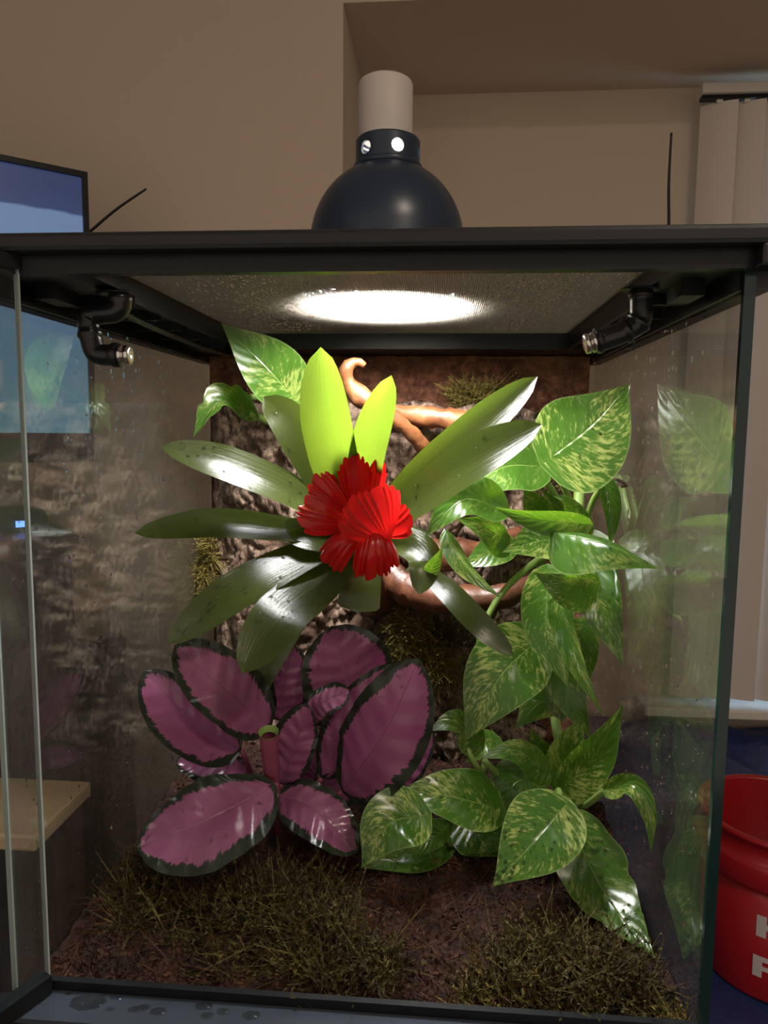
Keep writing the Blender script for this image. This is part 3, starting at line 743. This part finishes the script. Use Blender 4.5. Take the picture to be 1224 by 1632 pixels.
# ------------------------------------------------------------------ leaves
def prof_strap(v):
    b = lerp(.66, 1., smooth(v/.55))
    if v > .62:
        t = (v-.62)/.38; b *= max(0, 1-t**2.3)**.62
    return b
def prof_blunt(v): return lerp(.8, 1., v) if v < .9 else max(0, 1-((v-.9)/.1)**2)**.5
def prof_heart(v):
    if v < .27: return math.sqrt(max(0, 1-(1-v/.27)**2))
    t = (v-.27)/.73; return .62*math.cos(t*PI/2)+.38*(1+math.cos(PI*t))/2
def prof_oval(v): return max(0., 1-abs(2*v-1.)**2.2)**.6*(1-.06*v)
PROF = {'strap': prof_strap, 'heart': prof_heart, 'oval': prof_oval, 'blunt': prof_blunt}
drops_for = {}
def leaf(parent, mat, pts, wl, wr=None, zl=None, zr=None, prof='heart', tilt=.3, name='leaf', nu=22, nv=11, wav=.0, lobe=None, drops=0, cup=.15, tear=0., roll=0.):
    """pts: (px, py, depth) along the midrib; wl/wr: half widths in photo pixels; zl/zr: how far the halves fold to the viewer"""
    wr = wl if wr is None else wr
    P = [at(*p) for p in pts]; c, L = resample(P, nu); mid = c[len(c)//2]; k = 1/ppm(mid)*(1.07 if mat == 'calathea_leaf' else 1.)
    zl = wl*cup if zl is None else zl; zr = wr*cup if zr is None else zr
    face = (CAM-mid).normalized()+Vector((0, 0, tilt)); pf = PROF[prof]
    lobe = (.17 if prof == 'heart' else 0.) if lobe is None else lobe
    V, F, UVs, E = [], [], [], []; N = []
    seed = random.random()*50
    for i in range(nu):
        v = i/(nu-1); t = (c[min(i+1, nu-1)]-c[max(i-1, 0)]).normalized()
        n = (face-t*face.dot(t)).normalized(); s = t.cross(n)
        if roll: s, n = s*math.cos(roll)+n*math.sin(roll), n*math.cos(roll)-s*math.sin(roll)
        pw = pf(v)
        for j in range(nv):
            u = j/(nv-1)*2-1; a = abs(u)
            ww, zz = (wr, zr) if u > 0 else (wl, zl)
            e = 1.
            if tear: e = 1-tear*max(0, noise.noise(Vector((v*9, seed, u > 0)))+.1)
            q = c[i]+s*(math.copysign(1, u)*a*ww*k*pw*e)+n*(zz*k*pw*(a**1.6))
            q += n*(wav*k*pw*a*noise.noise(Vector((v*3.4, u*.8, seed))))*2.
            if mat == 'calathea_leaf': q += n*(k*1.6*pw*min(1., a*3)*math.sin((v-.16*a)*44.))
            q -= t*(L*lobe*a**1.5*(1-v)**4*1.0)
            V.append(q); UVs.append((u*.5+.5, v)); E.append(min(1., (1-a)*pw+.0)); N.append(n)
    for i in range(nu-1):
        for j in range(nv-1): F.append((i*nv+j, i*nv+j+1, (i+1)*nv+j+1, (i+1)*nv+j))
    for q in V:
        q.x = clamp(q.x, -.2205, .2205); q.y = max(q.y, .004)
        q.z = max(q.z, ZL-.462)
    o = mesh_obj(name, V, F, M[mat], parent, True, UVs, {'edge': E})
    if drops:
        mb = drops_for.setdefault(parent.name, (parent, MB()))[1]
        for _ in range(drops):
            i = random.randint(1, nu-3); j = random.randint(1, nv-3); a, b = random.random(), random.random()
            p = V[i*nv+j].lerp(V[i*nv+j+1], a).lerp(V[(i+1)*nv+j].lerp(V[(i+1)*nv+j+1], a), b)
            fn = (V[i*nv+j+1]-V[i*nv+j]).cross(V[(i+1)*nv+j]-V[i*nv+j])
            if fn.length < 1e-12: continue
            if fn.dot(CAM-p) < 0: fn = -fn
            drop(mb, p, fn, random.choice((.0005, .0006, .0008, .0010, .0015)), .6)
    return o
def stem(parent, pts, r0, r1=None, mat='stem', name='stem'):
    r1 = r0 if r1 is None else r1; c, L = resample([at(*p) for p in pts], 14); m = MB()
    for q in c: q.z = max(q.z, ZL-.492)                            # roots end inside the soil
    m.tube(c, [lerp(r0, r1, i/13)/ppm(c[i]) for i in range(14)], 7); return m.build(name, M[mat], parent, True)

# bromeliad
bc0 = at(572, 860, .26)
br_ = thing('bromeliad', 'bromeliad with olive strap leaves and a red flower, mounted on the bark', 'bromeliad', bc0)
ST = dict(prof='strap', mat='strap_leaf')
def strap(pts, wl, wr=None, **kw): return leaf(br_, 'strap_leaf', pts, wl, wr, prof=kw.pop('prof', 'strap'), **kw)
strap([(560, 850, .24), (556, 760, .20), (553, 690, .18)], 24, tilt=.0)
strap([(566, 850, .23), (541, 760, .19), (520, 660, .155), (511, 553, .145)], 41, 37, tilt=-.05, cup=.22, drops=25)
strap([(575, 850, .23), (577, 770, .20), (591, 690, .17), (624, 598, .15)], 27, 30, tilt=-.05, cup=.28, wav=3)
strap([(555, 850, .24), (512, 750, .215), (462, 672, .195), (420, 632, .20)], 36, 33, tilt=.25, drops=30, cup=.18)
strap([(560, 850, .24), (480, 795, .20), (370, 747, .16), (256, 712, .135)], 34, 36, tilt=.75, drops=60, cup=.22)
strap([(560, 855, .24), (460, 846, .20), (340, 836, .165), (214, 850, .145)], 29, 27, tilt=.75, drops=55, cup=.25)
strap([(560, 865, .24), (490, 885, .20), (375, 945, .15), (266, 1026, .125)], 35, 36, tilt=.8, drops=70, cup=.15)
strap([(560, 870, .235), (515, 925, .19), (445, 985, .135), (385, 1073, .10)], 43, 44, tilt=.8, drops=80, cup=.12)
strap([(540, 900, .26), (480, 980, .24), (425, 1070, .215), (391, 1146, .20)], 18, 18, tilt=.4)
strap([(590, 845, .25), (655, 770, .225), (755, 685, .19), (857, 600, .175)], 28, 34, tilt=.4, drops=20, cup=.3)
strap([(590, 850, .235), (655, 805, .20), (755, 735, .155), (864, 676, .135)], 40, 38, tilt=.55, drops=40, cup=.18)
strap([(585, 850, .24), (640, 858, .21), (678, 890, .185), (668, 948, .17)], 26, 30, tilt=.4, wav=6, drops=12)
strap([(655, 900, .25), (706, 935, .22), (760, 990, .195), (818, 1045, .185)], 20, 21, tilt=.3, drops=10)
strap([(580, 870, .24), (576, 930, .215), (570, 976, .205)], 34, 34, tilt=.5, prof='blunt')
strap([(560, 862, .235), (500, 852, .205), (447, 837, .20)], 30, 24, tilt=.5)
strap([(590, 850, .24), (640, 848, .225), (690, 862, .215)], 14, 16, tilt=.5)
leaf(br_, 'pothos_leaf', [(683, 918, .18), (697, 893, .17), (706, 870, .165)], 13, 10, tilt=.2, name='leaf_tip')
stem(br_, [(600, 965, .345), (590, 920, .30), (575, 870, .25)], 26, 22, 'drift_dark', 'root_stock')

# red bracts: fans of rounded fingers, cupped and curled at the rim
def bract(base, tip, th, fingers=6, belly=.2, cup=.25, rimcurl=.0, tilt=.2, side=0.):
    A, B = at(*base), at(*tip); t = (B-A); r = t.length; t.normalize(); k = 1/ppm(A.lerp(B, .5)); th = math.radians(th)
    face = (CAM-A).normalized()+Vector((0, 0, tilt)); n = (face-t*face.dot(t)).normalized(); s = t.cross(n)
    nu, nv = 20, fingers*8+1; V, F, UVs = [], [], []
    for i in range(nu):
        v = i/(nu-1)
        for j in range(nv):
            u = j/(nv-1)*2-1; f = (u+1)/2*fingers; f += .35*math.sin(f*2.1+fingers); jit = noise.noise(Vector((int(abs(f))*3.3, base[0]*.1, 2.)))*.10; pl = abs(math.sin(f*PI))**.55
            R = r*v*(1+jit*v**3)*(1+.10*(pl-1)*v**2)*(1-.10*u*u)
            a = th*u*(1-.25*v**3) + side*v*v*.3
            q = A+(t*math.cos(a)+s*math.sin(a))*R
            h = belly*math.sin(PI*min(1., v*.92))*(1-.55*u*u)+cup*u*u*v*v+rimcurl*max(0., v-.6)**2*4
            q += n*(r*h+(pl-1)*k*5.2*v*(1-.2*v))
            V.append(q); UVs.append((u*.5+.5, v))
    for i in range(nu-1):
        for j in range(nv-1): F.append((i*nv+j, i*nv+j+1, (i+1)*nv+j+1, (i+1)*nv+j))
    return mesh_obj('red_bract', V, F, M['bract'], br_, True, UVs, {'edge': [1.]*len(V)})
bract((568, 830, .205), (565, 720, .185), 20, 5, .16, .2, .15)
bract((586, 830, .205), (610, 724, .192), 12, 3, .1, .2, .15)
bract((606, 856, .195), (656, 803, .178), 42, 6, .16, .2, .2)
bract((568, 842, .200), (472, 806, .172), 32, 7, .22, .1, .1)
bract((566, 832, .205), (497, 760, .180), 22, 5, .22, .0, .1)
bract((590, 836, .188), (514, 894, .165), 24, 4, .25, -.1, -.3, .4)
bract((598, 818, .182), (590, 924, .158), 25, 5, .26, -.15, -.2, .5)
bract((602, 835, .182), (628, 905, .166), 18, 3, .2, -.1, -.2, .4)
bract((620, 868, .174), (566, 780, .152), 47, 9, .10, .10, .12, .2)

# upper-right pothos
pu = thing('pothos', 'variegated pothos climbing high by the clear pane beside the bromeliad', 'pothos', at(900, 850, .34))
def pl(parent, pts, wl, wr=None, **kw): return leaf(parent, 'pothos_leaf', pts, wl, wr, **kw)
pl(pu, [(882, 726, .22), (945, 676, .205), (1004, 611, .20)], 74, 92, tilt=.35, drops=45, nu=30, nv=15, wav=5, cup=.1)
pl(pu, [(856, 742, .27), (800, 745, .258), (722, 792, .24)], 52, 46, tilt=.5, drops=15)
pl(pu, [(792, 806, .22), (735, 797, .20), (677, 856, .185)], 38, 40, tilt=.5, drops=15, wav=8)
pl(pu, [(924, 834, .20), (850, 826, .18), (784, 808, .17)], 26, 18, tilt=-.1, cup=.4, drops=10)
pl(pu, [(900, 858, .24), (858, 862, .21), (800, 880, .195)], 48, 44, tilt=.35, drops=15)
pl(pu, [(862, 830, .27), (850, 805, .26), (834, 776, .25)], 22, 26, tilt=.1)
pl(pu, [(912, 840, .30), (895, 815, .29), (862, 780, .285)], 18, 22, tilt=.2)
pl(pu, [(935, 845, .26), (905, 800, .25), (880, 790, .245)], 20, 16, tilt=.3)
pl(pu, [(948, 872, .232), (925, 885, .205), (880, 905, .185)], 34, 30, tilt=.4, drops=8)
pl(pu, [(806, 862, .25), (770, 838, .225), (726, 826, .215)], 36, 20, tilt=.3, wav=6)
pl(pu, [(712, 848, .20), (745, 905, .175), (802, 955, .165)], 10, 22, tilt=.0, zl=-16, zr=4, lobe=.05)
pl(pu, [(812, 868, .27), (775, 885, .26), (735, 905, .255)], 26, 28, tilt=.4)
pl(pu, [(885, 848, .18), (968, 868, .135), (1052, 907, .112)], 12, 66, tilt=.1, zl=-30, zr=6, drops=30, lobe=.05)
pl(pu, [(940, 870, .275), (955, 960, .238), (994, 1062, .213)], 50, 44, tilt=.3, drops=45, wav=6, tear=.35, nu=30)
pl(pu, [(962, 762, .235), (975, 815, .222), (972, 878, .215)], 17, 14, tilt=.1, cup=.7, lobe=.05)
pl(pu, [(945, 930, .22), (905, 930, .20), (850, 912, .195)], 46, 20, tilt=-.2, wav=8)
pl(pu, [(872, 925, .24), (872, 1010, .215), (905, 1095, .20)], 46, 40, tilt=-.1)
pl(pu, [(890, 955, .225), (920, 1050, .19), (962, 1142, .175)], 12, 26, tilt=.1, cup=.6, lobe=.05)
pl(pu, [(925, 1010, .26), (905, 1090, .24), (942, 1180, .225)], 38, 40, tilt=-.1)
pl(pu, [(845, 1030, .245), (795, 1080, .225), (741, 1182, .21)], 62, 62, tilt=-.1)
pl(pu, [(765, 1005, .25), (780, 1060, .235), (823, 1120, .22)], 15, 11, tilt=.2, lobe=.02, cup=.5)
for s in ([(880, 735, .23), (905, 790, .27), (925, 850, .31)], [(857, 743, .274), (890, 800, .30), (920, 860, .32)], [(925, 835, .21), (935, 860, .26), (920, 900, .31)],
          [(965, 768, .24), (945, 800, .28), (930, 850, .31)], [(870, 930, .25), (860, 900, .29), (890, 870, .32)], [(845, 1030, .25), (868, 985, .27), (903, 935, .32)],
          [(765, 1008, .26), (800, 945, .265), (862, 890, .285), (912, 875, .322)], [(885, 850, .19), (900, 860, .25), (915, 870, .31)], [(900, 860, .25), (915, 880, .3)  , (918, 890, .32)]):
    stem(pu, s, 5, 6)
stem(pu, [(925, 760, .36), (918, 850, .325), (890, 960, .32), (880, 1100, .30), (900, 1230, .25)], 9, 8, 'stem', 'vine')

# lower-right pothos
pw_ = thing('pothos', 'bushy variegated pothos rooted in the soil below the climbing vine', 'pothos', at(850, 1360, .25))
pl(pw_, [(893, 1292, .135), (852, 1340, .115), (785, 1413, .10)], 62, 66, tilt=.55, drops=110, nu=30, nv=15, wav=4, cup=.06)
pl(pw_, [(915, 1325, .15), (965, 1425, .115), (1046, 1533, .060)], 60, 56, tilt=.4, drops=120, nu=30, nv=13, wav=5, tear=.2)
pl(pw_, [(782, 1285, .176), (708, 1268, .160), (627, 1262, .158)], 50, 52, tilt=.6, drops=70, wav=6)
pl(pw_, [(668, 1300, .138), (618, 1315, .124), (576, 1383, .114)], 50, 50, tilt=.5, drops=30, wav=6)
pl(pw_, [(705, 1325, .17), (675, 1345, .16), (640, 1362, .155)], 18, 16, tilt=.2)
pl(pw_, [(745, 1312, .20), (770, 1345, .185), (800, 1398, .175)], 46, 42, tilt=.5, drops=25)
pl(pw_, [(840, 1370, .18), (840, 1410, .17), (838, 1452, .165)], 42, 38, tilt=.4)
pl(pw_, [(903, 1250, .205), (908, 1200, .20), (930, 1138, .195)], 36, 30, tilt=.2, drops=12)
pl(pw_, [(903, 1252, .18), (950, 1200, .155), (994, 1122, .14)], 30, 42, tilt=.3, drops=30, wav=4)
pl(pw_, [(966, 1258, .12), (1012, 1252, .098), (1036, 1300, .088), (1038, 1360, .085)], 16, 22, tilt=.2, cup=.5, lobe=.05, drops=15)
pl(pw_, [(868, 1228, .19), (820, 1195, .175), (764, 1208, .165)], 34, 22, tilt=.5, drops=20)
pl(pw_, [(872, 1232, .235), (860, 1200, .23), (845, 1160, .225)], 24, 26, tilt=.2)
pl(pw_, [(850, 1235, .214), (815, 1255, .20), (812, 1318, .192)], 40, 40, tilt=.3, drops=12)
pl(pw_, [(890, 1120, .27), (860, 1120, .25), (822, 1160, .24)], 36, 36, tilt=.4, drops=15)
pl(pw_, [(700, 1345, .19), (640, 1365, .162), (572, 1440, .147)], 52, 62, tilt=.5, drops=15)
pl(pw_, [(735, 1362, .218), (690, 1385, .206), (652, 1428, .192)], 56, 60, tilt=.4, drops=20)
pl(pw_, [(620, 1385, .22), (575, 1400, .20), (528, 1432, .19)], 40, 40, tilt=.5)
pl(pw_, [(760, 1185, .23), (725, 1150, .22), (682, 1165, .21)], 32, 26, tilt=.6, drops=10)
pl(pw_, [(790, 1180, .26), (770, 1190, .25), (742, 1215, .245)], 24, 24, tilt=.5)
for s in ([(893, 1292, .14), (890, 1260, .17), (880, 1290, .22)], [(784, 1286, .179), (800, 1300, .21), (850, 1350, .25)], [(705, 1325, .175), (722, 1348, .19), (745, 1370, .23)],
          [(966, 1258, .125), (930, 1285, .17), (890, 1300, .22)], [(740, 1185, .225), (755, 1215, .22), (790, 1270, .23)], [(775, 1200, .23), (772, 1240, .22), (800, 1290, .24)],
          [(770, 1210, .2), (795, 1240, .21), (820, 1300, .24)], [(903, 1250, .19), (890, 1290, .2), (870, 1340, .24)], [(915, 1325, .155), (905, 1310, .19), (880, 1330, .23)],
          [(870, 1230, .2), (868, 1280, .21), (860, 1330, .24)]):
    stem(pw_, s, 5, 6)
stem(pw_, [(935, 1240, .26), (900, 1290, .25), (870, 1340, .25), (858, 1368, .25), (852, 1385, .25)], 10, 9, 'stem', 'vine')

# upper-left pothos
pl3 = thing('pothos', 'small pothos with two leaves high on the fibre background by the lid corner', 'pothos', at(470, 650, .36))
pl(pl3, [(463, 628, .285), (420, 580, .265), (352, 515, .25)], 46, 52, tilt=.2, drops=12)
pl(pl3, [(398, 660, .30), (350, 640, .265), (307, 698, .25)], 16, 34, tilt=.4, tear=.5, wav=6)
stem(pl3, [(463, 628, .29), (478, 605, .32), (490, 640, .37)], 5, 6); stem(pl3, [(396, 660, .30), (420, 668, .33), (470, 690, .37)], 6, 6)
stem(pl3, [(400, 632, .31), (425, 640, .34), (470, 690, .37)], 5, 6)

# purple-leaved calathea
ca = thing('calathea', 'calathea with pink-purple leaves edged dark green, growing low on the left', 'calathea', at(430, 1300, .22))
def cl2(pts, wl, wr=None, **kw): return leaf(ca, 'calathea_leaf', pts, wl, wr, prof='oval', wav=kw.pop('wav', 9), nu=28, nv=17, **kw)
cl2([(440, 1250, .15), (335, 1305, .115), (218, 1352, .10)], 74, 68, tilt=.75, drops=60, cup=-.05)
cl2([(385, 1195, .19), (310, 1150, .165), (228, 1070, .155)], 58, 40, tilt=.4, drops=40, cup=.25)
cl2([(432, 1160, .20), (355, 1095, .165), (278, 1028, .15)], 56, 56, tilt=.5, drops=60, cup=.15)
cl2([(400, 1235, .20), (340, 1220, .185), (280, 1212, .18)], 30, 26, tilt=.4, drops=10)
cl2([(575, 1150, .26), (552, 1075, .245), (528, 998, .235)], 72, 74, tilt=.5, drops=30, cup=.06)
cl2([(450, 1150, .245), (452, 1090, .235), (468, 1025, .23)], 44, 42, tilt=.4, drops=20)
cl2([(492, 1150, .20), (512, 1122, .19), (558, 1100, .185)], 26, 30, tilt=.5, drops=10)
cl2([(448, 1250, .195), (470, 1185, .182), (490, 1122, .176)], 38, 34, tilt=.4, drops=15)
cl2([(600, 1268, .21), (640, 1215, .195), (692, 1165, .19)], 40, 44, tilt=.5, drops=15)
cl2([(545, 1262, .19), (612, 1165, .15), (668, 1050, .14)], 62, 74, tilt=.4, drops=50, cup=.12)
cl2([(512, 1240, .205), (560, 1150, .19), (632, 1060, .18)], 38, 42, tilt=.3, drops=20)
cl2([(440, 1268, .185), (500, 1290, .165), (570, 1358, .15)], 40, 44, tilt=.5, drops=25)
cl2([(500, 1265, .22), (560, 1235, .205), (610, 1190, .20)], 40, 40, tilt=.4, drops=10)
cl2([(400, 1170, .235), (400, 1110, .225), (410, 1050, .22)], 40, 40, tilt=.4)
cl2([(470, 1255, .24), (490, 1215, .235), (520, 1190, .23)], 34, 30, tilt=.4)
m = MB(); c, L = resample([at(438, 1272, .180), at(432, 1220, .161), at(428, 1168, .150)], 12)
m.tube(c, [lerp(9, 16, i/11)/ppm(c[i]) for i in range(12)], 14, False); m.build('rolled_leaf', M['pinkstem'], ca, True)
m = MB(); m.tube([c[-1]-(c[-1]-c[-2])*.6, c[-1]+(c[-1]-c[-2])*.15], [12/ppm(c[-1]), 16.5/ppm(c[-1])], 14, False); m.build('rolled_leaf_rim', M['stem'], ca, True)
root = (445, 1365, .215)
for s in ((440, 1250, .15), (385, 1195, .19), (432, 1160, .20), (400, 1235, .20), (575, 1150, .26), (450, 1150, .245), (492, 1150, .20), (448, 1250, .195), (545, 1262, .19), (512, 1240, .205), (440, 1268, .185), (470, 1255, .22), (438, 1272, .180)):
    mp = ((s[0]+root[0])/2, (s[1]+root[1])/2-10, lerp(s[2], root[2], .7)); stem(ca, [s, mp, root], 4, 6, 'pinkstem')

for pn, (par, mb) in drops_for.items():
    if mb.v: stuff(mb.build('water_droplets', M['water'], par, True))

# ------------------------------------------------------------------ dome lamp on the screen
LC = Vector((.006, .200, ZL+.0185))
lamp = thing('dome_lamp', 'dark dome lamp with pale ceramic socket standing on the screen lid', 'lamp', LC)
LZ = LC.z-ZL
dome_prof = [(.0745, .0), (.0755, .003), (.0740, .008), (.0660, .014), (.0650, .05-.01)]
zc, Rr = .045, .0645
for i in range(15):
    a = PI/2*i/14*.80; dome_prof.append((Rr*math.cos(a), zc+ (.127-LZ-zc)*math.sin(a)/math.sin(PI/2*.80)))
m = MB(); m.lathe(dome_prof, LC, 64); m.build('dome_shade', M['dome'], lamp, True)
inner = [(.0735, .0005)]+[(r-.0025, z-.001) for r, z in dome_prof[3:]]
m = MB(); m.lathe(inner[::-1], LC, 64); m.build('reflector', M['silver'], lamp, True)
nz0, nz1 = dome_prof[-1][1]-.002, .1455-LZ
rn = .0268
# neck ring with real round vent holes
bpy.context.view_layer.update()
m = MB(); m.lathe([(rn, nz0), (rn, nz1), (rn-.002, nz1+.001), (rn-.002, nz0), (rn, nz0)], LC, 72); neck = m.build('neck_ring', M['dome'], lamp, False)
m = MB(); zh = (nz0+nz1)/2
for k in range(6):
    a = math.radians(-90-38+k*60+0); d = Vector((math.cos(a), math.sin(a), 0)); c_ = LC+Vector((0, 0, zh))+d*(rn-.006)
    pr = [(.0001, 0), (.0052, 0), (.0052, .012), (.0001, .012)]; m.lathe(pr, c_, 20, d)
cut = m.build('cutter', None); md = neck.modifiers.new('holes', 'BOOLEAN'); md.object = cut; md.operation = 'DIFFERENCE'; md.solver = 'EXACT'
bpy.context.view_layer.update()
nm = bpy.data.meshes.new_from_object(neck.evaluated_get(bpy.context.evaluated_depsgraph_get())); neck.modifiers.clear(); neck.data = nm
if len(nm.materials) == 0: nm.materials.append(M['dome'])
bpy.data.objects.remove(cut)
m = MB(); m.lathe([(rn+.001, nz0-.001), (rn+.002, nz0+.001), (rn+.0005, nz0+.003)], LC, 64); m.lathe([(rn, nz1-.001), (rn-.001, nz1+.0015), (.021, nz1+.002)], LC, 64); m.build('neck_flange', M['dome'], lamp, True)
ct = .194-LZ
m = MB(); m.lathe([(.0225, nz1), (.0225, ct-.004), (.0215, ct-.0015), (.019, ct), (.0001, ct)], LC+Vector((-.0022, 0, 0)), 48); m.build('ceramic_socket', M['ceramic'], lamp, True)
m = MB(); m.lathe([(.0001, .028), (.018, .032), (.026, .045), (.022, .062), (.014, .080), (.014, nz1)], LC, 32); m.build('bulb', M['bulb'], lamp, True)
L = bpy.data.lights.new('dome_lamp_light', 'AREA'); L.shape = 'DISK'; L.size = .118; L.energy = LAMP_WATTS; L.color = (1., .98, .95)
lo = bpy.data.objects.new('dome_lamp_light', L); C.objects.link(lo); lo.parent = lamp; lo.location = (0, 0, .012)

# ------------------------------------------------------------------ mist nozzles and ties
def pt(l, Y): return [at(a, b, Y) for a, b in l]
def nozzle(label, body, Y, tip, bulk):
    top = at(bulk[0], bulk[1], Y); root_ = Vector((top.x, top.y, ZL+.0))
    t = thing('mist_nozzle', label, 'nozzle', root_, 'mist nozzles under the lid')
    m = MB(); z1 = ZL-.001; b = Vector((top.x, top.y, z1)); lo_ = at(bulk[0], bulk[2], Y).z-z1
    m.lathe([(.0001, .0), (.0125, .0), (.0125, lo_*.45), (.0105, lo_*.5), (.0105, lo_*.8), (.0085, lo_), (.0001, lo_)], b, 24); m.build('bulkhead', M['darkrubber'], t, True)
    m = MB(); m.lathe([(.0108, lo_*.83), (.0114, lo_*.86), (.0114, lo_*.93), (.0100, lo_*.96)], b, 24); m.build('lock_ring', M['blackgrey'], t, True)
    c, LL = resample(pt(body, Y), 40); m = MB(); rr = []
    for i in range(40):
        s = i/39; ring = 1.16 if (abs(s-.06) < .03 or abs(s-.42) < .025 or abs(s-.60) < .025 or abs(s-.97) < .04) else 1.
        rr.append(.0073*ring)
    m.tube(c, rr, 18); m.build('elbow_pipe', M['darkrubber'], t, True)
    a, bb = at(*tip[0], Y), at(*tip[1], Y); ax = (bb-a).normalized(); ln = (bb-a).length
    m = MB(); m.lathe([(.0001, 0), (.0068, 0), (.0068, ln*.38), (.0052, ln*.42), (.0052, ln*.55), (.0066, ln*.6), (.0066, ln*.92), (.0045, ln), (.0012, ln*.97), (.0001, ln*.9)], a, 20, ax); m.build('nozzle_tip', M['chrome'], t, True)
    return t
nozzle('black elbow mist nozzle under the lid, by the open door pane', [(190, 465), (192, 486), (182, 497), (162, 499), (146, 502), (141, 515), (146, 545), (153, 562), (168, 566), (190, 566)], .06, [(189, 566), (209, 566)], (182, 434, 470))
nozzle('black elbow mist nozzle under the lid, by the window blinds side', [(1022, 462), (1022, 486), (1021, 505), (1012, 519), (992, 530), (968, 539), (950, 544)], .06, [(951, 544), (931, 549)], (1020, 430, 460))
m = MB(); c, LL = resample([Vector((-.172, .07, ZL-.0095)), Vector((-.180, .15, ZL-.0100)), Vector((-.179, .25, ZL-.012)), Vector((-.176, .33, ZL-.012)), Vector((-.175, .352, ZL-.009)), Vector((-.18, .358, ZL-.004))], 40)
m.tube(c, .0028, 8); tag(m.build('mist_tube', M['darkrubber'], None, True), 'thin black tubing running under the lid from the nozzle by the open door', 'tube')
def tie(label, pts):
    c, LL = resample([at(*p) for p in pts], 20); m = MB()
    m.tube(c, [.0011*(1-.35*i/19) for i in range(20)], 6)
    t = tag(m.build('cable_tie_tail', M['black'], None, True), label, 'cable tie')
tie('thin black cable tie tail slanting up from the lid before the television', [(78, 420, .05), (143, 369, .05), (185, 334, .05), (233, 301, .05)])
tie('thin black cable tie tail standing upright on the lid near the blinds', [(1065, 420, .055), (1066, 350, .055), (1066, 290, .055), (1070, 212, .055)])
